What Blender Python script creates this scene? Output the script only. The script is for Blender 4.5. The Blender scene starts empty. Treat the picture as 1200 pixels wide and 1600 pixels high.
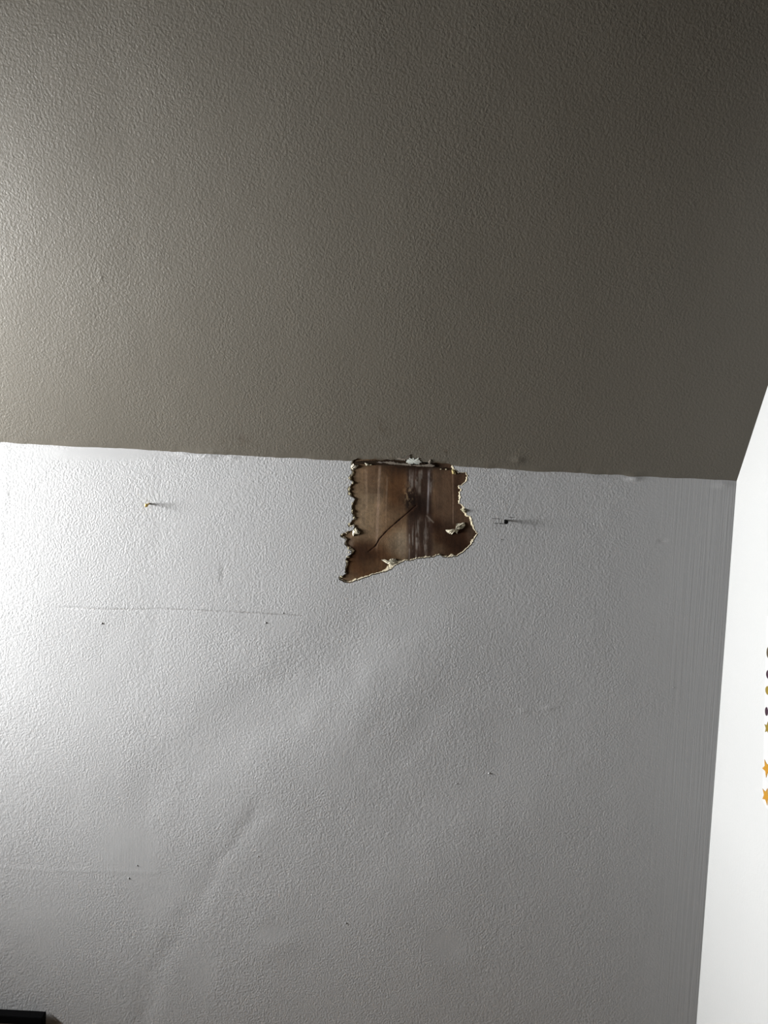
import bpy, bmesh, math
import numpy as np
from mathutils import Vector, Matrix
from mathutils.geometry import delaunay_2d_cdt

# ------------------------------------------------------------------ camera
scene = bpy.context.scene
D = 1.2                      # camera to back wall
ZC = 1.35                    # camera height above the floor
F = 1200.0                   # focal length in pixels of the 1200 x 1600 frame
ROLL, PITCH = 0.0525, -0.047
r0 = np.array([1.0, 0, 0]); f0 = np.array([0, math.cos(PITCH), math.sin(PITCH)])
u0 = np.cross(r0, f0)
CR = r0 * math.cos(ROLL) + u0 * math.sin(ROLL)
CU = u0 * math.cos(ROLL) - r0 * math.sin(ROLL)
CF = f0
CO = np.array([0.0, 0.0, ZC])
cam = bpy.data.objects.new('camera', bpy.data.cameras.new('camera'))
scene.collection.objects.link(cam)
cam.matrix_world = Matrix(((CR[0], CU[0], -CF[0], CO[0]), (CR[1], CU[1], -CF[1], CO[1]),
                           (CR[2], CU[2], -CF[2], CO[2]), (0, 0, 0, 1)))
cam.data.sensor_fit = 'VERTICAL'; cam.data.sensor_height = 24.0
cam.data.lens = 24.0 * F / 1600.0
cam.data.clip_start = 0.01
scene.camera = cam

# ------------------------------------------------------------------ light
XL = -1.30                  # inner face of the left wall
WY0, WY1, WZ0, WZ1 = 0.53, 1.06, 1.06, 1.50      # window opening in the left wall
world = bpy.data.worlds.new('sky'); scene.world = world; world.use_nodes = True
world.node_tree.nodes['Background'].inputs[0].default_value = (0.75, 0.85, 1.0, 1)
world.node_tree.nodes['Background'].inputs[1].default_value = 0.03
ld = bpy.data.lights.new('window_daylight', 'AREA')
ld.shape = 'RECTANGLE'; ld.size = WZ1 - WZ0 - 0.04; ld.size_y = WY1 - WY0 - 0.04
ld.energy = 170.0; ld.color = (0.99, 1.0, 0.995)
lo = bpy.data.objects.new('window_daylight', ld); scene.collection.objects.link(lo)
lo.location = (XL - 0.31, (WY0 + WY1) / 2, (WZ0 + WZ1) / 2)
lo.rotation_euler = (0, -math.pi / 2, 0)
vs = scene.view_settings
scene.display_settings.display_device = 'sRGB'
vs.view_transform = 'Standard'; vs.look = 'None'; vs.exposure = 0.0; vs.gamma = 1.0
vs.use_curve_mapping = False

# ------------------------------------------------------------------ helpers
rng = np.random.default_rng(7)

def ray(px, py):
    a = (px - 600.0) / F; b = (800.0 - py) / F
    return CF + a * CR + b * CU

def on_y(px, py, y=D):
    d = ray(px, py); return CO + d * ((y - CO[1]) / d[1])

def on_x(px, py, x):
    d = ray(px, py); return CO + d * ((x - CO[0]) / d[0])

def project(X, Y, Z):
    """where points of the wall or ceiling lie in the photograph's frame, for laying out wear and undulation"""
    vx, vy, vz = X - CO[0], Y - CO[1], Z - CO[2]
    c = vx * CF[0] + vy * CF[1] + vz * CF[2]
    a = vx * CR[0] + vy * CR[1] + vz * CR[2]
    b = vx * CU[0] + vy * CU[1] + vz * CU[2]
    c = np.where(c < 0.05, 0.05, c)
    return 600 + F * a / c, 800 - F * b / c

class Noise:
    def __init__(self, seed):
        self.t = np.random.default_rng(seed).random((256, 256))
    def __call__(self, x, y):
        xi = np.floor(x).astype(int); yi = np.floor(y).astype(int)
        fx = x - xi; fy = y - yi
        fx = fx * fx * (3 - 2 * fx); fy = fy * fy * (3 - 2 * fy)
        t = self.t; a, b, c, d = xi & 255, (xi + 1) & 255, yi & 255, (yi + 1) & 255
        return (t[a, c] * (1 - fx) + t[b, c] * fx) * (1 - fy) + (t[a, d] * (1 - fx) + t[b, d] * fx) * fy

NO = [Noise(s) for s in range(8)]
def fbm(x, y, k=0, octs=4):
    v = 0; a = 0.5; s = 0
    for o in range(octs):
        v = v + a * NO[(k + o) % 8](x * 2 ** o + 17.3 * o + 5 * k, y * 2 ** o + 9.1 * o); s += a; a *= 0.5
    return v / s

def smooth(e0, e1, x):
    t = np.clip((x - e0) / (e1 - e0), 0, 1); return t * t * (3 - 2 * t)

def seg_dist(u, v, pts):
    """distance to a polyline, and the position along it (0..1)"""
    best = np.full(np.shape(u), 1e9); along = np.zeros(np.shape(u)); side = np.zeros(np.shape(u)); n = len(pts) - 1
    for i in range(n):
        (x0, y0), (x1, y1) = pts[i], pts[i + 1]
        dx, dy = x1 - x0, y1 - y0; L = dx * dx + dy * dy
        t = np.clip(((u - x0) * dx + (v - y0) * dy) / L, 0, 1)
        d = np.hypot(u - x0 - t * dx, v - y0 - t * dy)
        m = d < best
        best = np.where(m, d, best); along = np.where(m, (i + t) / n, along)
        side = np.where(m, np.sign((u - x0) * dy - (v - y0) * dx), side)
    return best, along, side

def lin(c):
    c = np.asarray(c, float) / 255.0
    return np.where(c <= 0.04045, c / 12.92, ((c + 0.055) / 1.055) ** 2.4)

def new_mesh(name, verts, faces, smooth_shade=True):
    me = bpy.data.meshes.new(name)
    verts = np.asarray(verts, np.float32)
    if isinstance(faces, np.ndarray):
        k = faces.shape[1]
        me.vertices.add(len(verts)); me.vertices.foreach_set('co', verts.ravel())
        me.loops.add(faces.size); me.loops.foreach_set('vertex_index', faces.ravel().astype(np.int32))
        me.polygons.add(len(faces))
        me.polygons.foreach_set('loop_start', (np.arange(len(faces)) * k).astype(np.int32))
        me.update(calc_edges=True)
    else:
        me.from_pydata([tuple(map(float, p)) for p in verts], [], faces)
    me.validate()
    me.polygons.foreach_set('use_smooth', np.full(len(me.polygons), smooth_shade))
    me.update()
    return me

def link(name, me, mat, parent=None, kind=None, label=None, cat=None, group=None):
    o = bpy.data.objects.new(name, me); scene.collection.objects.link(o)
    if me is not None and mat is not None and not me.materials: me.materials.append(mat)
    if parent is not None: o.parent = parent
    if kind: o['kind'] = kind
    if label: o['label'] = label
    if cat: o['category'] = cat
    if group: o['group'] = group
    return o

def boxes_mesh(name, boxes, bevel=0.0):
    bm = bmesh.new()
    for (x0, x1, y0, y1, z0, z1) in boxes:
        m = Matrix.Translation(((x0 + x1) / 2, (y0 + y1) / 2, (z0 + z1) / 2)) @ Matrix.Diagonal((x1 - x0, y1 - y0, z1 - z0, 1))
        bmesh.ops.create_cube(bm, size=1, matrix=m)
    if bevel:
        bmesh.ops.bevel(bm, geom=bm.edges[:], offset=bevel, segments=2, affect='EDGES')
    me = bpy.data.meshes.new(name); bm.to_mesh(me); bm.free(); return me

def set_float(me, name, vals):
    a = me.attributes.new(name, 'FLOAT', 'POINT'); a.data.foreach_set('value', np.asarray(vals, np.float32))

def set_color(me, name, rgb):
    a = me.attributes.new(name, 'FLOAT_COLOR', 'POINT')
    c = np.ones((len(rgb), 4), np.float32); c[:, :3] = rgb
    a.data.foreach_set('color', c.ravel())

# ------------------------------------------------------------------ materials
def mat_basic(name, color, rough=0.6, metallic=0.0, var=0.08, scale=40.0, bump=0.0):
    m = bpy.data.materials.new(name); m.use_nodes = True; nt = m.node_tree; b = nt.nodes['Principled BSDF']
    b.inputs['Roughness'].default_value = rough; b.inputs['Metallic'].default_value = metallic
    tc = nt.nodes.new('ShaderNodeTexCoord'); n = nt.nodes.new('ShaderNodeTexNoise')
    n.inputs['Scale'].default_value = scale; n.inputs['Detail'].default_value = 4
    nt.links.new(tc.outputs['Object'], n.inputs['Vector'])
    mx = nt.nodes.new('ShaderNodeMix'); mx.data_type = 'RGBA'
    mx.inputs[6].default_value = (*[c * (1 - var) for c in color], 1); mx.inputs[7].default_value = (*[min(1, c * (1 + var)) for c in color], 1)
    nt.links.new(n.outputs['Fac'], mx.inputs[0]); nt.links.new(mx.outputs[2], b.inputs['Base Color'])
    if bump:
        bp = nt.nodes.new('ShaderNodeBump'); bp.inputs['Distance'].default_value = bump
        nt.links.new(n.outputs['Fac'], bp.inputs['Height']); nt.links.new(bp.outputs['Normal'], b.inputs['Normal'])
    return m

def mat_paint(name, color, grain=150.0, depth=0.0012, brush_axis=(400, 400, 6), rough=0.5, dirt=(0.03, 0.022, 0.014)):
    """rolled emulsion paint: orange-peel stipple where 'stip' is 1, brush strokes where 'brush' is 1"""
    m = bpy.data.materials.new(name); m.use_nodes = True; nt = m.node_tree; L = nt.links.new
    b = nt.nodes['Principled BSDF']; b.inputs['Roughness'].default_value = rough
    b.inputs['Specular IOR Level'].default_value = 0.25
    tc = nt.nodes.new('ShaderNodeTexCoord')
    def noise(scale, detail, vec=None, rgh=0.5):
        n = nt.nodes.new('ShaderNodeTexNoise'); n.inputs['Scale'].default_value = scale
        n.inputs['Detail'].default_value = detail; n.inputs['Roughness'].default_value = rgh
        L(vec or tc.outputs['Object'], n.inputs['Vector']); return n.outputs['Fac']
    def math_(op, a, c):
        n = nt.nodes.new('ShaderNodeMath'); n.operation = op
        for i, q in enumerate((a, c)):
            if isinstance(q, (int, float)): n.inputs[i].default_value = q
            else: L(q, n.inputs[i])
        return n.outputs[0]
    def attr(n_):
        n = nt.nodes.new('ShaderNodeAttribute'); n.attribute_name = n_; return n.outputs['Fac']
    st = attr('stip'); br = attr('brush'); dt = attr('dirt')
    g = noise(grain, 3.0, rgh=0.6)
    patch = noise(9.0, 2.0)
    amp = math_('MULTIPLY', st, math_('ADD', 0.45, math_('MULTIPLY', patch, 1.1)))
    mp = nt.nodes.new('ShaderNodeMapping'); mp.inputs['Scale'].default_value = brush_axis
    L(tc.outputs['Object'], mp.inputs['Vector'])
    bs = noise(1.0, 3.0, mp.outputs['Vector'])
    h = math_('ADD', math_('MULTIPLY', g, amp), math_('MULTIPLY', math_('MULTIPLY', bs, br), 0.3))
    bp = nt.nodes.new('ShaderNodeBump'); bp.inputs['Distance'].default_value = depth
    L(h, bp.inputs['Height']); L(bp.outputs['Normal'], b.inputs['Normal'])
    tone = noise(5.0, 3.0)
    mx = nt.nodes.new('ShaderNodeMix'); mx.data_type = 'RGBA'
    mx.inputs[6].default_value = (*[c * 0.97 for c in color], 1); mx.inputs[7].default_value = (*[c * 1.03 for c in color], 1)
    L(tone, mx.inputs[0])
    m2 = nt.nodes.new('ShaderNodeMix'); m2.data_type = 'RGBA'; m2.inputs[7].default_value = (*dirt, 1)
    L(dt, m2.inputs[0]); L(mx.outputs[2], m2.inputs[6]); L(m2.outputs[2], b.inputs['Base Color'])
    return m

def mat_vcol(name, rough=0.8, bump_scale=900.0, bump=0.0003, spec=0.2):
    m = bpy.data.materials.new(name); m.use_nodes = True; nt = m.node_tree; L = nt.links.new
    b = nt.nodes['Principled BSDF']; b.inputs['Roughness'].default_value = rough
    b.inputs['Specular IOR Level'].default_value = spec
    a = nt.nodes.new('ShaderNodeAttribute'); a.attribute_name = 'tint'; L(a.outputs['Color'], b.inputs['Base Color'])
    tc = nt.nodes.new('ShaderNodeTexCoord'); n = nt.nodes.new('ShaderNodeTexNoise')
    n.inputs['Scale'].default_value = bump_scale; n.inputs['Detail'].default_value = 3
    L(tc.outputs['Object'], n.inputs['Vector'])
    bp = nt.nodes.new('ShaderNodeBump'); bp.inputs['Distance'].default_value = bump
    L(n.outputs['Fac'], bp.inputs['Height']); L(bp.outputs['Normal'], b.inputs['Normal'])
    return m

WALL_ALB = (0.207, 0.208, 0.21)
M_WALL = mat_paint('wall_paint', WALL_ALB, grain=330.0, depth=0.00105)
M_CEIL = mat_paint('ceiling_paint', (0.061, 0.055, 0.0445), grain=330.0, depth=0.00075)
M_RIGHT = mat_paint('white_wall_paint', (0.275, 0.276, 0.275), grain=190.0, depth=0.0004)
M_REST = mat_basic('room_paint', (0.10, 0.075, 0.05), 0.7)
M_FLOOR = mat_basic('floor_carpet', (0.50, 0.35, 0.21), 0.9, scale=200, bump=0.002)
M_BOARD = mat_vcol('stained_board', 0.85, spec=0.06)
M_CRUMB = mat_vcol('torn_plaster', 0.9, 1500.0, 0.0006, 0.05)
M_BLACK = mat_basic('black_lacquer', (0.0008, 0.0008, 0.001), 0.6)
M_BLACK.node_tree.nodes['Principled BSDF'].inputs['Specular IOR Level'].default_value = 0.03
M_WHITE = mat_basic('white_gloss', (0.3, 0.3, 0.295), 0.4)

# ------------------------------------------------------------------ room planes
corner = on_y(1151, 752)
XR, ZJ = float(corner[0]), float(corner[2])          # right wall, wall/ceiling junction
e = on_x(1200, 602, XR)
SLOPE = math.atan2(e[2] - ZJ, D - e[1])
CS, SN = math.cos(SLOPE), math.sin(SLOPE)
ZT = 2.45
YT = D - (ZT - ZJ) / math.tan(SLOPE)

# ------------------------------------------------------------------ the torn hole's outline (on the wall, frame pixels)
OUT = [(549.5, 722), (548.5, 730), (550, 739), (544.5, 747), (552, 754), (543.5, 762), (544, 772), (555, 779.5), (550, 787),
       (549.5, 800), (553.5, 810), (544, 819), (545, 823), (554, 821), (553, 827), (545, 829), (532, 835), (535, 839.5), (542, 842.5), (538, 848),
       (543, 855), (550.5, 861), (548, 865.5), (540, 872), (541, 879), (539, 893), (541.5, 895), (529.5, 900.5), (530.5, 904.5),
       (541, 909), (549, 909), (565, 904), (576, 900), (584, 897), (600, 893), (612, 889), (617, 883), (628, 878),
       (633, 875), (640, 875.5), (651.6, 872), (666, 870.7), (676.6, 869.6), (686, 866), (690.6, 869.6), (699, 870.7),
       (713, 868.5), (723, 863), (736, 850.7), (746, 833), (741.6, 827), (738, 817), (735, 806), (728.5, 804), (728, 797.6),
       (724.5, 791), (717, 786), (720, 778), (718, 769), (721, 765), (716, 760), (722, 758), (728.6, 752), (731, 744),
       (727.5, 737.5), (717, 738.5), (710, 733), (704, 722), (680, 719), (650, 714), (610, 711), (575, 712), (556, 714)]

def roughen(pts, step=1.6, amp=0.7, seed=3):
    g = np.random.default_rng(seed); out = []
    n = len(pts)
    for i in range(n):
        (x0, y0), (x1, y1) = pts[i], pts[(i + 1) % n]
        L = math.hypot(x1 - x0, y1 - y0); k = max(1, int(L / step))
        for j in range(k):
            t = j / k; a = amp * (0.35 if j == 0 else 1.0)
            off = g.normal() * a * 0.6
            off = max(-amp, min(amp, off))
            nx, ny = (y1 - y0) / L, -(x1 - x0) / L
            out.append((x0 + (x1 - x0) * t + nx * off, y0 + (y1 - y0) * t + ny * off))
    return np.array(out)

HOLE = roughen(OUT)                                  # runs counter-clockwise in the frame (left edge downwards)

def inside(poly, u, v):
    c = np.zeros(np.shape(u), bool); n = len(poly)
    for i in range(n):
        x0, y0 = poly[i]; x1, y1 = poly[(i + 1) % n]
        if y0 == y1: continue
        m = ((y0 > v) != (y1 > v)) & (u < (x1 - x0) * (v - y0) / (y1 - y0) + x0)
        c ^= m
    return c

# ------------------------------------------------------------------ back wall relief (metres, towards the room)
BOW = 0.085  # curvature added to make the window light fall off towards the right
def bow(x):
    """added belly in wall and ceiling, turning their right part away from the window light"""
    xc = np.maximum(x, -0.35)
    return BOW / 2 * (XR ** 2 - xc ** 2) + BOW * 0.35 * (np.minimum(x, -0.35) + 0.35) * 0.5

def wall_x(u, v):
    a_ = (u - 600) / F; b_ = (800 - v) / F
    return D * (CF[0] + a_ * CR[0] + b_ * CU[0]) / (CF[1] + a_ * CR[1] + b_ * CU[1])

def wall_relief(u, v):
    h = 0.9 * (fbm(u / 170, v / 170, 0, 2) - 0.5) + 0.5 * (fbm(u / 60, v / 60, 2, 2) - 0.5)
    h = h * smooth(1160, 900, u)
    uw = u + 26 * (fbm(u / 45, v / 45, 5, 2) - 0.5); vw = v + 26 * (fbm(u / 45, v / 45, 7, 2) - 0.5)
    def valley(pts, depth, wid, taper=True):
        """a soft trough: a Gaussian drawn along a polyline"""
        q = []
        for (x0, y0), (x1, y1) in zip(pts[:-1], pts[1:]):
            L = math.hypot(x1 - x0, y1 - y0); k = max(1, int(round(L / (wid * 0.9))))
            q += [(x0 + (x1 - x0) * i_ / k, y0 + (y1 - y0) * i_ / k, L / k) for i_ in range(k)]
        out = 0
        for i_, (x0, y0, sp) in enumerate(q):
            t = (i_ + 0.5) / len(q); w_ = math.sin(t * math.pi) ** 0.5 if taper else 1.0
            out = out - depth * w_ * sp / (wid * 1.772) * np.exp(-((uw - x0) ** 2 + (vw - y0) ** 2) / wid ** 2)
        return out
    h = h + valley([(405, 1255), (365, 1320), (330, 1360), (300, 1430), (262, 1490), (235, 1560), (215, 1620)], 0.62, 19, False) * (0.35 + 1.3 * fbm(u / 25, v / 25, 6, 2))
    h = h + valley([(640, 930), (520, 1010), (400, 1110), (250, 1230), (150, 1300)], 2.1, 55)
    h = h + valley([(900, 1100), (760, 1200), (560, 1290), (420, 1420)], 2.4, 85)
    h = h - valley([(700, 1000), (600, 1080), (470, 1200)], 1.8, 50)
    h = h - valley([(470, 1480), (420, 1460), (400, 1500)], 0.7, 22)
    h = h + valley([(180, 985), (150, 1030)], 0.6, 25)
    # filled smooth patch and the trowelled band under the ceiling at the left
    h = h + 0.5 * np.exp(-(((u - 205) / 55) ** 2 + ((v - 1330) / 60) ** 2) ** 2)
    h = h + 0.6 * np.exp(-(((v - 705 - 0.05 * u) / 9) ** 2)) * smooth(70, 110, u) * smooth(370, 250, u)
    # a lap in the paper at the far left
    h = h + 0.25 * smooth(4, -3, u - 15 + 8 * smooth(760, 830, v)) * smooth(900, 820, v)
    # beads of filler in the wall/ceiling angle
    for (bx, by, rx, ry, a) in [(325, 713, 22, 3.5, 1.8), (290, 709, 12, 3, 1.0), (365, 715, 9, 3, 1.0), (990, 748, 10, 3, 2.0), (920, 746, 25, 3, .9), (800, 742, 20, 3, .8), (1130, 757, 14, 5, 1.2)]:
        h = h + a * np.exp(-((u - bx) / rx) ** 2 - ((v - by) / ry) ** 2)
    # horizontal hairline step
    cr = [(95, 948), (170, 951), (260, 950), (340, 953), (420, 957), (475, 960)]
    d, t, s = seg_dist(u, v, cr)
    wob = 1.2 * (NO[5](u / 9, u * 0) - 0.5)
    h = h - 0.45 * np.exp(-((d + wob) / 1.6) ** 2) * (0.4 + 0.9 * NO[4](u / 30, u * 0))
    d, t, s = seg_dist(u, v, [(0, 1353), (60, 1357), (170, 1358), (250, 1359)])
    h = h + 0.25 * np.exp(-(d / 2.5) ** 2)
    # dents
    for (bx, by, rx, ry, a) in [(1033, 845, 6, 2, -0.8), (855, 1104, 9, 2.5, .9), (818, 1108, 8, 2.5, .8), (350, 895, 3, 14, -.4), (700, 815, 5, 40, 0.0)]:
        h = h + a * np.exp(-((u - bx) / rx) ** 2 - ((v - by) / ry) ** 2)
    return h * 0.001 + bow(wall_x(u, v))

def wall_attrs(u, v):
    st = smooth(1075, 930, u + 25 * (fbm(u / 50, v / 50, 1, 2) - 0.5) * 2)
    br = smooth(960, 1120, u)
    def blank(cx, cy, rx, ry, k=1.0):
        return 1 - k * np.exp(-(((u - cx) / rx) ** 2 + ((v - cy) / ry) ** 2) ** 2)
    for q in [(200, 1325, 52, 45, .85), (235, 1385, 45, 50, .6), (695, 1470, 30, 26, .8), (425, 1450, 28, 14, .7), (420, 975, 50, 25, .35), (60, 1440, 60, 50, .5), (310, 1510, 30, 40, .6), (160, 708, 120, 12, .95)]:
        st = st * blank(*q)
    br = np.maximum(br, 0.5 * (1 - blank(200, 1330, 55, 50)))
    d, t, s = seg_dist(u, v, [(95, 948), (170, 951), (260, 950), (340, 953), (420, 957), (475, 960)])
    dirt = 0.35 * np.exp(-(d / 0.9) ** 2) * smooth(0.0, 0.2, t) * (0.3 + NO[3](u / 14, v * 0))
    dirt = dirt + 0.12 * np.exp(-((u - 350) / 5) ** 2 - ((v - 895) / 16) ** 2)
    dirt = dirt + 0.3 * np.exp(-((u - 780) / 9) ** 2 - ((v - 820) / 4) ** 2) * 0.4
    return st, br, np.clip(dirt, 0, 1)

def lines(*parts):
    return np.unique(np.round(np.concatenate([np.arange(a, b, s) for a, b, s in parts]), 6))

wx = np.append(lines((XL, -0.72, 0.05), (-0.72, XR - 0.0012, 0.0025)), XR)
zb = on_y(300, 953)[2]
wz = np.append(lines((0, ZJ - 0.95, 0.05), (ZJ - 0.95, zb - 0.02, 0.0025), (zb - 0.02, zb + 0.02, 0.0008), (zb + 0.02, ZJ - 0.03, 0.0025), (ZJ - 0.03, ZJ + 0.029, 0.0012)), ZJ + 0.03)
GX, GZ = np.meshgrid(wx, wz, indexing='xy')
U, V = project(GX, np.full(GX.shape, D), GZ)
REL = wall_relief(U, V)
wall_v = np.stack([GX, D - REL, GZ], -1).reshape(-1, 3)
nx, nz = len(wx), len(wz)
idx = np.arange(nx * nz).reshape(nz, nx)
hole_w = np.array([on_y(a, b) for a, b in HOLE])     # world points
hx0, hx1 = hole_w[:, 0].min() - 0.006, hole_w[:, 0].max() + 0.006
hz0 = hole_w[:, 2].min() - 0.006; hz1 = hole_w[:, 2].max() + 0.004
i0 = np.searchsorted(wx, hx0) - 1; i1 = np.searchsorted(wx, hx1); j0 = np.searchsorted(wz, hz0) - 1; j1 = min(np.searchsorted(wz, hz1), nz - 1)
quads = np.stack([idx[:-1, :-1], idx[:-1, 1:], idx[1:, 1:], idx[1:, :-1]], -1)
keep = np.ones(quads.shape[:2], bool); keep[j0:j1, i0:i1] = False
quads = quads[keep]
tri = np.concatenate([quads[:, [0, 1, 2]], quads[:, [0, 2, 3]]])
# patch around the hole: constrained triangulation that shares the grid's points
pi = idx[j0:j1 + 1, i0:i1 + 1]
hp = hole_w[:, [0, 2]]
flat = pi.ravel()
g2 = np.stack([GX.ravel()[flat], GZ.ravel()[flat]], -1)
is_rim = np.zeros(pi.shape, bool); is_rim[0, :] = is_rim[-1, :] = is_rim[:, 0] = is_rim[:, -1] = True
nearest = np.array([np.min(np.hypot(*(hp - p).T)) for p in g2])
use = is_rim.ravel() | ((nearest > 0.0008) & ~inside(hp, g2[:, 0], g2[:, 1]))
sel = flat[use]
pts2 = [Vector(p) for p in g2[use]] + [Vector(p) for p in hp]
lookup = {int(q): k for k, q in enumerate(sel)}
loop = list(pi[0, :]) + list(pi[1:, -1]) + list(pi[-1, -2::-1]) + list(pi[-2:0:-1, 0])
edges = [(lookup[int(loop[k])], lookup[int(loop[(k + 1) % len(loop)])]) for k in range(len(loop))]
base = len(sel); nh = len(hp)
edges += [(base + k, base + (k + 1) % nh) for k in range(nh)]
vo, eo, fo, vorig, _, _ = delaunay_2d_cdt(pts2, edges, [], 0, 1e-7)
# vertices of the patch: reuse grid ids, append the hole's points
hole_rel = wall_relief(HOLE[:, 0], HOLE[:, 1])
extra = []; nid = []
for k, p in enumerate(vo):
    src = [q for q in vorig[k] if q < base]
    if src: nid.append(int(sel[src[0]]))
    else:
        uu, vv = project(np.array([p.x]), np.array([D]), np.array([p.y]))
        extra.append((p.x, D - float(wall_relief(uu, vv)[0]), p.y)); nid.append(nx * nz + len(extra) - 1)
cen = np.array([[sum(vo[q].x for q in f_) / len(f_), sum(vo[q].y for q in f_) / len(f_)] for f_ in fo])
outm = ~inside(hp, cen[:, 0], cen[:, 1])
ptri = np.array([[nid[q] for q in f_] for f_, k in zip(fo, outm) if k and len(f_) == 3])
all_v = np.concatenate([wall_v, np.array(extra)])
tri = np.concatenate([tri, ptri])
a_, b_, c_ = (all_v[tri[:, k]] for k in range(3))
flip = np.cross(b_ - a_, c_ - a_)[:, 1] > 0
tri[flip] = tri[flip][:, ::-1]
used = np.unique(tri); remap = np.full(len(all_v), -1); remap[used] = np.arange(len(used))
me = new_mesh('wall_back', all_v[used], remap[tri])
U2, V2 = project(all_v[used, 0], np.full(len(used), D), all_v[used, 2])
st, br, dirt = wall_attrs(U2, V2)
set_float(me, 'stip', st); set_float(me, 'brush', br); set_float(me, 'dirt', dirt)
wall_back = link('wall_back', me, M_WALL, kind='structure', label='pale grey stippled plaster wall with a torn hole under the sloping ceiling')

# ------------------------------------------------------------------ sloping ceiling
def ceil_pt(x, s, h):                                 # s up the slope, h towards the room
    return np.stack([x, D - bow(x) - s * CS - h * SN, ZJ + s * SN - h * CS], -1)

def ceil_relief(u, v):
    h = 1.0 * (fbm(u / 200, v / 200, 3, 2) - 0.5) + 0.35 * (fbm(u / 70, v / 70, 4, 2) - 0.5)
    h = h * smooth(1190, 1000, u - (750 - v) * 0.3)
    for (bx, by, rx, ry, a) in [(810, 718, 8, 5, 1.4), (775, 723, 30, 4, .9), (840, 735, 40, 4, .8), (930, 741, 30, 3, .8), (990, 743, 12, 4, 1.5), (157, 434, 4, 7, .4), (265, 275, 6, 18, .15), (330, 706, 30, 4, .8)]:
        h = h + a * np.exp(-((u - bx) / rx) ** 2 - ((v - by) / ry) ** 2)
    # the plastered angle is uneven along its length
    dj = (752 - 0.0522 * (1151 - u)) - v
    h = h + np.exp(-(dj / 9) ** 2) * (0.8 * (NO[6](u / 34, u * 0) - 0.45) + 0.4 * (NO[7](u / 9, u * 0) - 0.5))
    return h * 0.001

cs = lines((-0.03, 0.05, 0.0015), (0.05, 0.8, 0.003), (0.8, (ZT - ZJ) / SN + 0.05, 0.05))
cx = np.append(lines((XL, -0.9, 0.05), (-0.9, XR - 0.002, 0.003)), XR)
SX, SS = np.meshgrid(cx, cs, indexing='xy')
P0 = ceil_pt(SX, np.maximum(SS, 0), 0 * SX)
U3, V3 = project(P0[..., 0], P0[..., 1], P0[..., 2])
hC = ceil_relief(U3, V3)
# the broken lower edge of the ceiling above the hole
hl, hr = 551.0, 706.0
tear = smooth(hl - 3, hl + 6, U3) * smooth(hr + 3, hr - 6, U3)
edge_s = tear * (0.0025 + 0.0035 * fbm(U3 / 7, U3 * 0, 6, 3) * (1 + 0.8 * np.exp(-((U3 - 630) / 22) ** 2)))
SS2 = np.where(tear > 0.02, np.maximum(SS, edge_s), SS)
lip = tear * np.exp(-((SS2 - edge_s) / 0.003) ** 2)
Pc = ceil_pt(SX, SS2, hC + lip * 0.0008 * (fbm(U3 / 5, SS * 400, 1, 2) - 0.4))
ncx, ncs = len(cx), len(cs); ci = np.arange(ncx * ncs).reshape(ncs, ncx)
cq = np.stack([ci[:-1, :-1], ci[:-1, 1:], ci[1:, 1:], ci[1:, :-1]], -1)
bad = (tear[:-1, :-1] > 0.02) & (SS[1:, :-1] < edge_s[:-1, :-1] * 0.999)
cq = cq[~bad].reshape(-1, 4)
cv = Pc.reshape(-1, 3)
nn = np.cross(cv[cq[0, 1]] - cv[cq[0, 0]], cv[cq[0, 2]] - cv[cq[0, 0]])
if nn[1] > 0: cq = cq[:, ::-1]
me = new_mesh('ceiling', cv, cq)
U4, V4 = U3.ravel(), V3.ravel()
sst = smooth(1.0, 0.0, np.exp(-((SS.ravel()) / 0.012) ** 2) * 0.6 * (0.4 + NO[2](U4 / 40, U4 * 0)))
set_float(me, 'stip', sst * smooth(0.0, 0.06, XR - SX.ravel() + 0.02))
set_float(me, 'brush', 0.6 * smooth(0.06, 0.0, XR - SX.ravel()))
def smudge(cx_, cy_, rx, ry, k):
    n = fbm(U4 / 6, V4 / 6, 5, 3)
    return k * np.exp(-((U4 - cx_) / rx) ** 2 - ((V4 - cy_) / ry) ** 2) * smooth(0.42, 0.75, n)
dirt = smudge(375, 690, 28, 9, .55) + smudge(605, 668, 22, 14, .45) + smudge(560, 690, 20, 10, .2) + smudge(695, 705, 4, 4, .8) + smudge(640, 700, 60, 14, .25)
dirt = dirt + 0.85 * lip.ravel() * smooth(0.45, 0.6, fbm(U4 / 9, V4 / 4, 2, 3))
set_float(me, 'dirt', np.clip(dirt, 0, 1))
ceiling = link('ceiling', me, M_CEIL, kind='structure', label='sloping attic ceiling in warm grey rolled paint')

# ------------------------------------------------------------------ the other walls, floor, window
def plain_attrs(me, stip=0.6, brush=0.0):
    n = len(me.vertices)
    set_float(me, 'stip', np.full(n, stip)); set_float(me, 'brush', np.full(n, brush)); set_float(me, 'dirt', np.zeros(n))
me = boxes_mesh('wall_right', [(XR, XR + 0.12, 0.80, D + 0.12, 0, ZT)]); plain_attrs(me)  # ends early; unseen opening past it, added to cut bounced light
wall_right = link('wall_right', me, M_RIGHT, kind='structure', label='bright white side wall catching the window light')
TH = 0.44
link('wall_far', boxes_mesh('wall_far', [(XR + 1.6, XR + 1.7, -1.92, D + 0.12, 0, ZT)]), M_REST, kind='structure')
link('wall_alcove', boxes_mesh('wall_alcove', [(XR + 0.12, XR + 1.6, D, D + 0.12, 0, ZT)]), M_REST, kind='structure')
me = boxes_mesh('wall_left', [(XL - TH, XL, -1.8, D + 0.12, 0, WZ0), (XL - TH, XL, -1.8, D + 0.12, WZ1, ZT),
                              (XL - TH, XL, -1.8, WY0, WZ0, WZ1), (XL - TH, XL, WY1, D + 0.12, WZ0, WZ1)])
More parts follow.
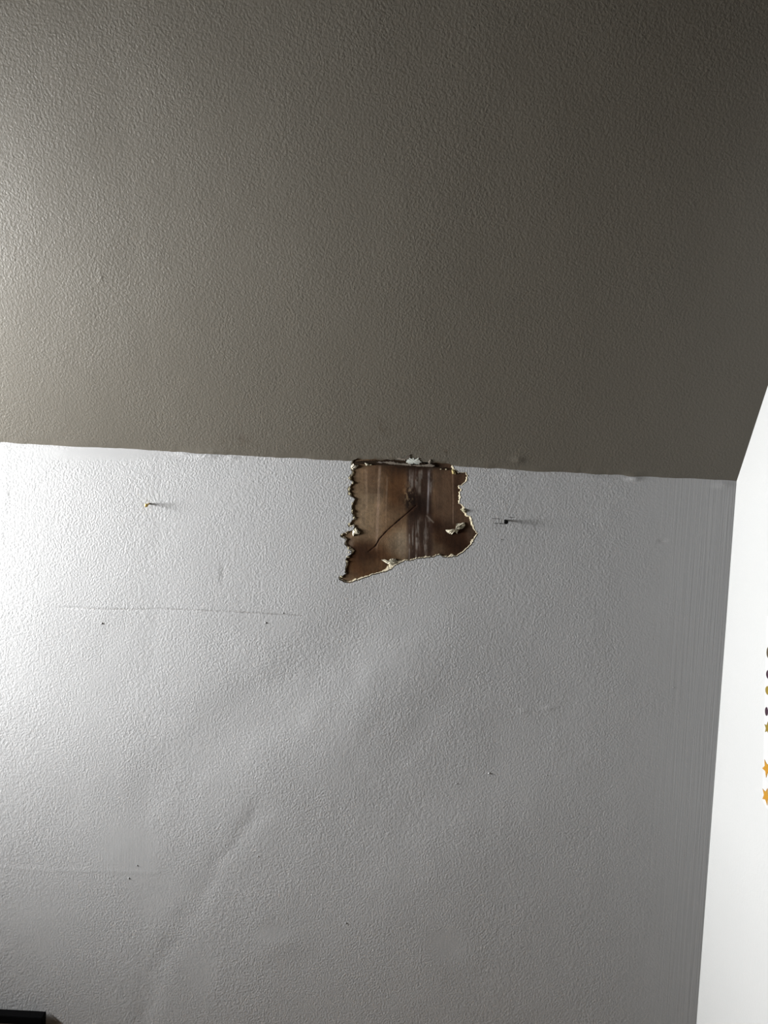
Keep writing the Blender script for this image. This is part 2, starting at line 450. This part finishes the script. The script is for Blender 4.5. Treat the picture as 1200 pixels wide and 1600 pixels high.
wall_left = link('wall_left', me, M_REST, kind='structure')
link('wall_rear', boxes_mesh('wall_rear', [(XL - TH, XR + 1.7, -1.92, -1.8, 0, ZT)]), M_REST, kind='structure')
link('floor', boxes_mesh('floor', [(XL - TH, XR + 1.7, -1.92, D + 0.12, -0.1, 0)]), M_FLOOR, kind='structure')
link('ceiling_flat', boxes_mesh('ceiling_flat', [(XL - TH, XR + 1.7, -1.92, YT + 0.01, ZT, ZT + 0.1), (XR + 0.12, XR + 1.7, YT + 0.01, D + 0.12, ZT, ZT + 0.1)]), M_REST, kind='structure')
fw = 0.03
win = link('window_1', boxes_mesh('window_1', [(XL - 0.30, XL - 0.26, WY0, WY1, WZ0, WZ0 + fw), (XL - 0.30, XL - 0.26, WY0, WY1, WZ1 - fw, WZ1),
     (XL - 0.30, XL - 0.26, WY0, WY0 + fw, WZ0 + fw, WZ1 - fw), (XL - 0.30, XL - 0.26, WY1 - fw, WY1, WZ0 + fw, WZ1 - fw)], 0.003), M_WHITE, kind='structure')

# ------------------------------------------------------------------ exposed board inside the hole
DEPTH = 0.0017
bu = np.arange(520, 756, 0.5); bv = np.arange(700, 918, 0.5)
BU, BV = np.meshgrid(bu, bv, indexing='xy')
def board_color(u, v):
    wob = 6 * (fbm(u / 30, v / 30, 1, 2) - 0.5)
    grain = fbm(u / 2.2, v / 45, 2, 3)
    fine = fbm(u / 3, v / 3, 4, 3)
    big = fbm(u / 22, v / 22, 6, 3)
    def E(cx_, cy_, rx, ry, p=1.0):
        return np.exp(-((((u + wob - cx_) / rx) ** 2 + ((v + wob * .7 - cy_) / ry) ** 2)) ** p)
    col = np.zeros(u.shape + (3,)) + np.array([112, 88, 68.])
    def mix(k, c):
        nonlocal col
        k = np.clip(k, 0, 1)[..., None]; col = col * (1 - k) + np.array(c, float) * k
    mix(smooth(772.5, 771, v + 0.02 * (u - 560)) * smooth(600, 592, u) * (0.35 + 0.4 * smooth(565, 580, u)), (88, 64, 47))
    mix(E(565, 800, 22, 40, 2) * 0.6, (126, 102, 80))
    mix(smooth(592, 606, u + wob) * 0.55, (92, 66, 46))
    mix(E(620, 765, 20, 32, 2) * 0.75, (78, 47, 25))
    mix(E(622, 765, 16, 22) * smooth(0.5, 0.7, big) * 0.8, (122, 84, 50))
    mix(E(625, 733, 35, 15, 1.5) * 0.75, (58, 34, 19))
    mix(E(575, 877, 46, 32, 2) * 0.92, (62, 37, 20))
    mix(E(565, 862, 26, 14, 1.5) * 0.75, (44, 24, 12))
    mix(E(622, 850, 18, 20, 2) * 0.7, (104, 86, 70))
    mix(E(590, 885, 22, 10, 2) * 0.5, (92, 66, 45))
    mix(E(547, 850, 7, 10, 2) * 0.8, (116, 94, 80))
    mix(smooth(674, 684, u + wob * .4) * 0.92, (74, 53, 40))
    mix(E(715, 760, 9, 34, 1.5) * 0.6, (46, 28, 18))
    mix(E(695, 775, 10, 28) * 0.4, (88, 67, 51))
    mix(E(712, 845, 36, 26, 2) * 0.92, (42, 23, 12))
    mix(E(678, 822, 16, 14, 1.5) * 0.9, (36, 19, 10))
    mix(E(684, 858, 14, 9, 1.5) * 0.7, (92, 70, 53))
    mix(E(735, 832, 8, 20, 1.5) * 0.6, (86, 66, 54))
    # streaked dark plaster stain down the middle
    cen_ = smooth(632, 640, u + wob * .5) * smooth(680, 672, u + wob * .5)
    mix(cen_ * 0.92, (50, 34, 27))
    stre = smooth(0.42, 0.75, fbm(u / 2.6, v / 40, 3, 3))
    mix(cen_ * stre * smooth(0.3, 0.65, fbm(u / 4, v / 9, 5, 3)) * (smooth(785, 765, v) + smooth(798, 815, v)) * 0.85, (122, 110, 104))
    mix(E(630, 850, 12, 26, 2) * 0.5, (118, 101, 86))
    mix(E(648, 788, 17, 22, 1.0) * 1.0, (20, 10, 5))
    mix(E(655, 768, 6, 25, 1.3) * 0.5, (30, 16, 9))
    mix(E(664, 800, 14, 9, 1.3) * 0.8, (34, 18, 10))
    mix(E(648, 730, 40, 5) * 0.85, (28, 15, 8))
    mix(E(640, 775, 7, 16) * smooth(0.52, 0.6, fine) * 0.7, (124, 100, 76))
    # pale vertical streaks
    def streak(x0, y0, x1, y1, w, c, k):
        t = np.clip((v - y0) / (y1 - y0), 0, 1); xx = x0 + (x1 - x0) * t
        m = np.exp(-((u - xx) / w) ** 4) * smooth(y0 - 2, y0 + 6, v) * smooth(y1 + 3, y1 - 10, v)
        mix(m * k * (0.35 + 1.1 * fbm(u / 5, v / 14, 1, 3) + 0.3 * (grain - 0.5)), c)
    streak(593.5, 726, 588, 862, 2.2, (142, 114, 96), .75)
    streak(571.5, 730, 573, 800, 1.8, (134, 108, 90), .5)
    streak(605, 742, 602, 828, 1.6, (130, 102, 82), .6)
    streak(567, 775, 566, 830, 5, (128, 104, 84), .5)
    streak(670.5, 734, 668, 806, 1.7, (128, 116, 116), .75)
    streak(656, 734, 655, 775, 2.4, (124, 112, 104), .6)
    streak(645, 734, 644, 760, 2.0, (112, 100, 94), .5)
    streak(707.5, 733, 708, 822, 1.1, (120, 94, 78), .7)
    streak(665, 806, 665, 868, 1.0, (100, 86, 80), .5)
    d, t, s = seg_dist(u, v, [(667, 806), (672, 811), (677, 816)])
    mix(np.exp(-(d / 1.2) ** 2) * .6, (126, 112, 104))
    d, t, s = seg_dist(u, v, [(603, 826), (618, 825)])
    mix(np.exp(-(d / .8) ** 2) * .4, (130, 104, 84))
    # the diagonal crack
    d, t, s = seg_dist(u, v, [(650, 790), (640, 799), (622, 814), (605, 829), (593, 842), (587, 853), (576, 862)])
    d = d + 0.7 * (NO[1](u / 4, v / 4) - 0.5)
    mix(np.exp(-(d / 3.5) ** 2) * .35 * smooth(.95, .5, t), (60, 34, 18))
    mix(np.exp(-(np.maximum(d, 0) / 0.9) ** 2) * smooth(1.0, .85, t), (28, 13, 7))
    col = col * (1 + 0.16 * (grain - 0.5)[..., None] + 0.24 * (fine - 0.5)[..., None] + 0.45 * (big - 0.5)[..., None])
    return np.clip(col, 4, 255), d
bc, crackd = board_color(BU, BV)
bw = np.array([ray(a, b) for a, b in zip(BU.ravel(), BV.ravel())]) if False else None
a = (BU - 600) / F; b = (800 - BV) / F
dirs = CF[None, None] + a[..., None] * CR + b[..., None] * CU
yb = D - bow(wall_x(BU, BV)) + DEPTH + 0.00012 * (fbm(BU / 2.5, BV / 30, 2, 3) - 0.5) + 0.0004 * (fbm(BU / 12, BV / 12, 4, 3) - 0.5) + 0.0006 * np.exp(-(np.maximum(crackd, 0) / 0.9) ** 2)
bp = CO + dirs * (yb / dirs[..., 1])[..., None]
nb, mb = BU.shape; bi = np.arange(nb * mb).reshape(nb, mb)
bq = np.stack([bi[:-1, :-1], bi[1:, :-1], bi[1:, 1:], bi[:-1, 1:]], -1).reshape(-1, 4)
me = new_mesh('exposed_board', bp.reshape(-1, 3), bq)
set_color(me, 'tint', np.clip(lin(bc) / np.array([1.82, 1.62, 1.58]), 0, .9).reshape(-1, 3))
board = link('exposed_board', me, M_BOARD, wall_back, label='brown water-stained board exposed inside the torn hole')

# ------------------------------------------------------------------ crumbly torn rim
n = len(HOLE)
tan = np.roll(HOLE, -3, 0) - np.roll(HOLE, 3, 0); tan /= np.linalg.norm(tan, axis=1)[:, None]
inw = np.stack([tan[:, 1], -tan[:, 0]], -1)           # inward for this winding
test = HOLE + inw * 3.0
if inside(HOLE, test[:, 0], test[:, 1]).mean() < 0.5: inw = -inw
hu, hv = HOLE[:, 0], HOLE[:, 1]
ar = np.arange(n)
rn = fbm(ar / 6.0, ar * 0 + 3.3, 2, 3)
width = 0.7 + 2.6 * rn * rn + 1.2 * smooth(0.55, 0.7, rn)
bottom = smooth(866, 872, hv + 0.42 * (hu - 690) * (hu < 690)) * (hu > 545) * (hv > 855)
width = width + 4.0 * bottom * smooth(0.25, 0.65, rn) + 0.1 * (hu > 700)
width = width + 7 * np.exp(-((hu - 613) / 11) ** 2) * (hv > 868)
width = np.where((hu < 560) & (hv < 900), 0.5 + 3.2 * smooth(0.42, 0.68, rn), width)
width = np.where(hv < 728, 0.4, width)
width = width + 5 * np.exp(-(((hu - 550) / 6) ** 2 + ((hv - 729) / 6) ** 2))
width = width + 3.5 * np.exp(-(((hu - 728) / 5) ** 2 + ((hv - 798) / 6) ** 2))
rows = []
K = 5
front = wall_relief(hu, hv)
rim_cols = []
for k in range(K):
    t = k / (K - 1)
    jit = (0.55 * np.random.default_rng(20 + k).normal(size=n)) * (0 if k == 0 else 1)
    uu = HOLE + inw * (width * t + jit * np.minimum(width, 1.4) * 0.5)[:, None]
    lift = 0.00035 * np.random.default_rng(40 + k).random(n) * (0 < k < K - 1)
    yb_ = bow(wall_x(hu, hv))
    yy = D - yb_ - (front - yb_) * (1 - t) + DEPTH * (t ** 1.3) - lift - (0.00012 if k == 0 else 0) + (0.0004 if k == K - 1 else 0)
    rows.append(np.array([on_y(p[0], p[1], y) for p, y in zip(uu, yy)]))
    tone = 0.6 + 0.55 * np.random.default_rng(60 + k).random(n)
    cream = np.array([0.34, 0.305, 0.235]) if k < 3 else np.array([0.29, 0.25, 0.17])
    rim_cols.append(np.clip(cream[None] * tone[:, None], 0, .9))
rv = np.concatenate(rows); rc = np.concatenate(rim_cols)
fq = []
for k in range(K - 1):
    for i in range(n):
        j = (i + 1) % n
        fq.append((k * n + i, k * n + j, (k + 1) * n + j, (k + 1) * n + i))
me = new_mesh('torn_rim', rv, np.array(fq), False)
set_color(me, 'tint', rc)
rim = link('torn_rim', me, M_CRUMB, wall_back, label='cream crumbling plaster edge around the hole')

# ------------------------------------------------------------------ flakes of plaster and paint clinging in and above the hole
def flake(name, pts, y_of, thick, seed, tint, curl=0.0, mat=None, label=None, parent=wall_back):
    """an irregular chip: outline in frame pixels on the wall plane, with thickness and a crumbly face"""
    g = np.random.default_rng(seed)
    P = roughen(pts, 1.3, 0.5, seed); m = len(P); c = P.mean(0)
    rings = [P, c + (P - c) * 0.72, c + (P - c) * 0.4]
    vv, cols = [], []
    for q, R in enumerate(rings):
        for p in R:
            y = y_of(p) - thick * (0.25, 0.8, 1.0)[q] * (0.5 + g.random()) - curl * (p[0] - c[0])
            vv.append(on_y(p[0], p[1], y)); cols.append(np.clip(np.array(tint) * (0.7 + 0.5 * g.random()), 0, .9))
    vv.append(on_y(c[0], c[1], y_of(c) - thick)); cols.append(tint)
    for p in P:
        vv.append(on_y(p[0], p[1], y_of(p) + 0.0006)); cols.append(np.array(tint) * 0.6)
    fs = []
    for i in range(m):
        j = (i + 1) % m
        fs += [(i, j, m + j, m + i), (m + i, m + j, 2 * m + j, 2 * m + i), (2 * m + i, 2 * m + j, 3 * m), (3 * m + 1 + i, 3 * m + 1 + j, j, i)]
    me = new_mesh(name, vv, fs, False)
    set_color(me, 'tint', np.array(cols))
    return link(name, me, mat or M_CRUMB, parent, label=label)

yboard = lambda p: D + DEPTH - float(bow(wall_x(p[0], p[1])))
CREAM = (0.35, 0.325, 0.257)
flake('plaster_flake', [(696, 828), (704, 830), (711, 828), (714, 823), (713, 818), (719, 818), (726, 816), (727, 821), (723, 826), (716, 828), (714, 834), (710, 831), (706, 835), (700, 833)], yboard, 0.0035, 5, CREAM)
flake('plaster_flake', [(551, 829), (556, 824), (559, 828), (563, 831), (561, 835), (555, 834), (552, 838), (550, 834)], yboard, 0.003, 6, CREAM)
flake('plaster_flake', [(596, 875), (600, 874), (606, 877), (611, 873), (618, 873), (622, 877), (618, 881), (611, 884), (604, 880)], yboard, 0.003, 7, CREAM)
flake('plaster_flake', [(548, 727), (552, 724), (560, 727), (557, 731), (551, 734), (548, 732)], yboard, 0.0035, 8, (0.37, 0.34, 0.285))
flake('plaster_flake', [(570, 723), (575, 724), (577, 727), (572, 728)], yboard, 0.003, 9, CREAM)
flake('plaster_flake', [(705, 734), (708, 732), (711, 736), (712, 741), (707, 741)], yboard, 0.003, 10, (0.26, 0.21, 0.1))
for k_, (fx_, fy_, rx_, ry_) in enumerate([(546.5, 748, 2.6, 3.2), (551, 754.5, 2.2, 2.0), (545.5, 764, 2.4, 4.0), (546, 771, 2.6, 3.0), (550.5, 787, 1.5, 4.0), (550.5, 799, 1.3, 5.0), (553, 809, 2.2, 2.2),
                                         (545.5, 819, 2.2, 3.0), (534, 835.5, 2.2, 2.0), (544, 857, 2.6, 2.4), (546, 863, 3.0, 2.2), (543, 870, 3.4, 1.8), (542, 877, 2.6, 2.0), (533, 901, 2.8, 1.8), (579, 726, 3.0, 1.2), (689, 733, 1.6, 1.0), (697, 733.5, 1.4, 1.2)]):
    flake('plaster_crumb', [(fx_ + rx_ * math.cos(q_) * (0.7 + 0.5 * NO[k_ % 8].t[k_, int(q_ * 9)]), fy_ + ry_ * math.sin(q_) * (0.7 + 0.5 * NO[k_ % 8].t[k_ + 40, int(q_ * 9)])) for q_ in np.linspace(0, 6.28, 8, endpoint=False)], yboard, 0.0022, 50 + k_, (0.30, 0.27, 0.19))
flake('plaster_flake', [(719, 796), (726, 793), (729, 797), (727, 802)], yboard, 0.0035, 11, (0.31, 0.286, 0.2))

def on_ceil(px, py, h):
    """point of the sloping ceiling, h metres proud of its surface"""
    nrm = np.array([0, -SN, -CS]); d = ray(px, py)
    x_ = d[0] / d[1] * D
    p0 = np.array([0, D - float(bow(x_)), ZJ])
    t = ((p0 - CO) @ nrm) / (d @ nrm)
    return CO + d * t + nrm * h

def ceiling_flake(name, pts, thick, seed, tint, base_h=0.0004):
    g = np.random.default_rng(seed); P = roughen(pts, 1.2, 0.6, seed); m = len(P); c = P.mean(0)
    vv = [on_ceil(p[0], p[1], base_h + thick * (0.3 + 0.5 * g.random())) for p in P]
    R = c + (P - c) * 0.6
    vv += [on_ceil(p[0], p[1], base_h + thick * (0.6 + 0.5 * g.random())) for p in R]
    vv += [on_ceil(c[0], c[1], base_h + thick)] + [on_ceil(p[0], p[1], -0.001) for p in P]
    cols = [np.array(tint) * (0.7 + 0.5 * g.random()) for _ in vv]
    fs = []
    for i in range(m):
        j = (i + 1) % m
        fs += [(i, j, m + j, m + i), (m + i, m + j, 2 * m), (2 * m + 1 + i, 2 * m + 1 + j, j, i)]
    me = new_mesh(name, vv, fs, False); set_color(me, 'tint', np.clip(np.array(cols), 0, 0.9))
    return link(name, me, M_CRUMB, ceiling)

DARK = (0.012, 0.007, 0.004); PALE = (0.105, 0.09, 0.075); CHIP = (0.27, 0.28, 0.26)
ceiling_flake('torn_paper', [(551, 722.5), (560, 721), (572, 720), (585, 719.5), (600, 719), (615, 718.2), (634, 719.5), (640, 724), (655, 727), (672, 728.5), (690, 730.5), (704, 731.5), (704, 735), (680, 733.5), (650, 731), (620, 728.5), (590, 726.5), (565, 725.5)], 0.0006, 31, DARK, 0.0002)
ceiling_flake('torn_paper', [(655, 724.3), (660, 723.2), (667, 724.4), (661, 725.6)], 0.0005, 32, DARK, 0.0012)
ceiling_flake('paint_flake', [(634.5, 721.5), (637, 717.5), (640.5, 715), (641, 717), (646, 715.4), (649, 717.6), (654, 715.2), (654.5, 718), (658.5, 721.5), (653, 724.6), (646, 723.4), (640, 724.6)], 0.0010, 33, CHIP, 0.0006)
ceiling_flake('paint_flake', [(620, 716.5), (625, 715), (630, 717.2), (635, 715.5), (641, 709.5), (640.5, 714.5), (634, 719), (627, 718.5)], 0.0012, 34, PALE)
ceiling_flake('paint_flake', [(600, 722), (611, 720.5), (624, 723), (641, 724.5), (643, 726.6), (628, 726), (612, 724.8)], 0.0008, 35, PALE, 0.0011)
ceiling_flake('paint_flake', [(643, 726), (660, 726), (672, 724), (679, 727), (676, 728.6), (655, 728)], 0.0008, 36, PALE, 0.0011)
ceiling_flake('paint_flake', [(588, 721.6), (596, 721), (603, 722), (596, 723.2)], 0.0006, 37, (0.10, 0.085, 0.075), 0.0011)
ceiling_flake('paint_flake', [(669, 722), (672.5, 717.5), (674, 721), (671, 724)], 0.0010, 38, PALE)

# ------------------------------------------------------------------ nails in the wall
def nail(px, py, length, head_r, shank_r, mat, label):
    b = on_y(px, py, D - float(wall_relief(np.array([px * 1.0]), np.array([py * 1.0]))[0])); e_ = bpy.data.objects.new('nail', None); scene.collection.objects.link(e_)
    e_.location = b; e_.empty_display_size = 0.01
    e_['label'] = label; e_['category'] = 'nail'; e_['group'] = 'nails left in the back wall'
    def turned(name, prof, seg=16):
        vv, fs = [], []
        for (r, y) in prof:
            for k in range(seg):
                an = 2 * math.pi * k / seg; vv.append((r * math.cos(an), -y, r * math.sin(an)))
        for q in range(len(prof) - 1):
            for k in range(seg):
                fs.append((q * seg + k, q * seg + (k + 1) % seg, (q + 1) * seg + (k + 1) % seg, (q + 1) * seg + k))
        fs.append(tuple(range(seg))[::-1]); fs.append(tuple((len(prof) - 1) * seg + k for k in range(seg)))
        return link(name, new_mesh(name, vv, fs, False), mat, e_)
    e_.rotation_euler.x = math.radians(9)
    turned('shank', [(shank_r, -0.004), (shank_r, length - 0.001)])
    turned('head', [(shank_r, length - 0.0022), (head_r * .9, length - 0.0012), (head_r, length - 0.0006), (head_r * .9, length), (head_r * .5, length + 0.0004)])
    return e_
M_BRASS = mat_basic('brass', (0.55, 0.38, 0.12), 0.35, 1.0)
M_DARK = mat_basic('blackened_steel', (0.001, 0.001, 0.001), 0.7, 0.0)
M_DARK.node_tree.nodes['Principled BSDF'].inputs['Specular IOR Level'].default_value = 0.05
nail(233, 787, 0.015, 0.0028, 0.0013, M_BRASS, 'small brass nail sticking out of the bright part of the wall')
nail(789, 813, 0.0135, 0.0033, 0.0014, M_DARK, 'black round-headed nail to the right of the torn hole')

# ------------------------------------------------------------------ pencil marks and nibs of paint
M_PENCIL = mat_basic('pencil', (0.03, 0.028, 0.026), 0.7)
for (x0, y0, x1, y1, w) in [(769, 810, 781, 811, .45), (772.5, 817.5, 779, 818, .5), (779, 817.5, 787, 818.6, .7), (795, 808.2, 803, 808.4, .45)]:
    vv = []
    for (px, py) in ((x0, y0 - w), (x0, y0 + w), (x1, y1 + w * .7), (x1, y1 - w * .7)):
        r_ = float(wall_relief(np.array([px]), np.array([py]))[0]); vv.append(on_y(px, py, D - r_ - 0.0005))
    for (px, py) in ((x0, y0 - w), (x0, y0 + w), (x1, y1 + w * .7), (x1, y1 - w * .7)):
        r_ = float(wall_relief(np.array([px]), np.array([py]))[0]); vv.append(on_y(px, py, D - r_ + 0.0004))
    link('pencil_mark', new_mesh('pencil_mark', vv, [(0, 1, 2, 3), (0, 4, 5, 1), (1, 5, 6, 2), (2, 6, 7, 3), (3, 7, 4, 0)], False), M_PENCIL, wall_back)

nib_bm = bmesh.new(); bmesh.ops.create_icosphere(nib_bm, subdivisions=1, radius=1.0)
nib_me = bpy.data.meshes.new('paint_nib'); nib_bm.to_mesh(nib_me); nib_bm.free(); plain_attrs(nib_me, 0.0)
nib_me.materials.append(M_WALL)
for (px, py, r) in [(201, 1372, 1.5), (214, 1352, 1.2), (540, 1442, 1.4), (764, 1208, 1.6), (854, 1211, 1.0), (713, 1224, 1.2), (159, 974, 1.8), (415, 973, 1.5), (442, 958, 1.4), (782, 843, 1.1), (780, 818, .9), (1052, 1074, .9), (403, 1338, 1.2)]:
    o = link('paint_nib', nib_me, None, wall_back); o.location = on_y(px, py, D - float(wall_relief(np.array([px * 1.0]), np.array([py * 1.0]))[0])); o.scale = (r * .001, r * .0012, r * .001)

# ------------------------------------------------------------------ black frame low on the wall at the left
fe = bpy.data.objects.new('picture_frame', None); scene.collection.objects.link(fe)
FT = 0.016
tr = on_y(72.5, 1580, D - 0.004 - float(bow(wall_x(72.5, 1580))))                     # top right corner at the wall
fe.location = tr
fe['label'] = 'black picture frame hanging low on the wall at the left'; fe['category'] = 'picture frame'
RW, FWD, FH = 0.0125, 0.42, 0.32
for (x0, x1, z0, z1) in [(-FWD, 0, -RW, 0), (-FWD, 0, -FH, -FH + RW), (-FWD, -FWD + RW, -FH + RW, -RW), (-RW, 0, -FH + RW, -RW)]:
    link('frame_rail', boxes_mesh('frame_rail', [(x0, x1, -FT, 0, z0, z1)], 0.0008), M_BLACK, fe)
link('mat_board', boxes_mesh('mat_board', [(-FWD + RW * .8, -RW * .8, -0.010, -0.006, -FH + RW * .8, -RW * .8)]), M_WHITE, fe)

# ------------------------------------------------------------------ white sheet with stars on the right wall
def sheet_pt(px, py): return on_x(px, py, XR)
p_top, p_bot = sheet_pt(1199.5, 985), sheet_pt(1192.8, 1249)
se = bpy.data.objects.new('star_chart', None); scene.collection.objects.link(se); se.location = p_bot + np.array([-0.0005, 0, 0])
se['label'] = 'white paper chart with gold stars and purple marks on the white side wall'; se['category'] = 'wall chart'
upv = p_top - p_bot; SH = np.linalg.norm(upv); upv = upv / SH
sid = np.array([0, -upv[2], upv[1]])                  # towards the camera along the wall
SW = 0.21
def plate(name, outline, x0, x1, mat):
    vv = []; m = len(outline)
    for xx in (x0, x1):
        for (s_, t_) in outline:
            q = sid * s_ + upv * t_; vv.append((xx, q[1], q[2]))
    fs = [tuple(range(m)), tuple(range(2 * m - 1, m - 1, -1))] + [(i, m + i, m + (i + 1) % m, (i + 1) % m) for i in range(m)]
    return link(name, new_mesh(name, vv, fs, False), mat, se)
ch = 0.012
plate('sheet', [(ch, -ch * .7), (SW - ch, -ch * .7), (SW, ch * .3), (SW, SH + .02), (0, SH + .02), (0, 0)], -0.0012, 0.0004, mat_basic('white_paper', (0.29, 0.29, 0.29), 0.6))
def star(cx_, cy_, r, rot=0.2, n_=5, inner=0.45):
    return [(cx_ + (r if k % 2 == 0 else r * inner) * math.sin(rot + math.pi * k / n_), cy_ + (r if k % 2 == 0 else r * inner) * math.cos(rot + math.pi * k / n_)) for k in range(2 * n_)]
def blob(cx_, cy_, rx, ry): return [(cx_ + rx * math.cos(a_), cy_ + ry * math.sin(a_)) for a_ in np.linspace(0, 2 * math.pi, 14, endpoint=False)]
M_GOLD = mat_basic('gold_print', (0.22, 0.105, 0.003), 0.5); M_OLIVE = mat_basic('olive_print', (0.11, 0.075, 0.005), 0.5)
M_PURP = mat_basic('purple_print', (0.014, 0.002, 0.008), 0.5); M_BROWN = mat_basic('brown_print', (0.035, 0.024, 0.01), 0.5)
def t_of(py): return (1249 - py) / (1249 - 985) * SH
for c_ in range(6):
    o_ = c_ * 0.034
    plate('star_mark', star(0.011 + o_, t_of(1240), 0.012, 0.3 + c_), -0.0018, -0.001, M_GOLD)
    plate('star_mark', star(0.011 + o_, t_of(1198), 0.0125, 0.7 + c_), -0.0018, -0.001, M_GOLD)
    plate('star_mark', star(0.010 + o_, t_of(1136), 0.009, 0.1 + c_), -0.0018, -0.001, M_OLIVE)
    plate('dot_mark', blob(0.0065 + o_, t_of(1111), 0.004, 0.006), -0.0018, -0.001, M_PURP)
    plate('dot_mark', blob(0.009 + o_, t_of(1078), 0.007, 0.006), -0.0018, -0.001, M_OLIVE)
    plate('dot_mark', blob(0.009 + o_, t_of(1053), 0.006, 0.006), -0.0018, -0.001, M_PURP)
    plate('dot_mark', blob(0.0085 + o_, t_of(1019), 0.006, 0.008), -0.0018, -0.001, M_BROWN)
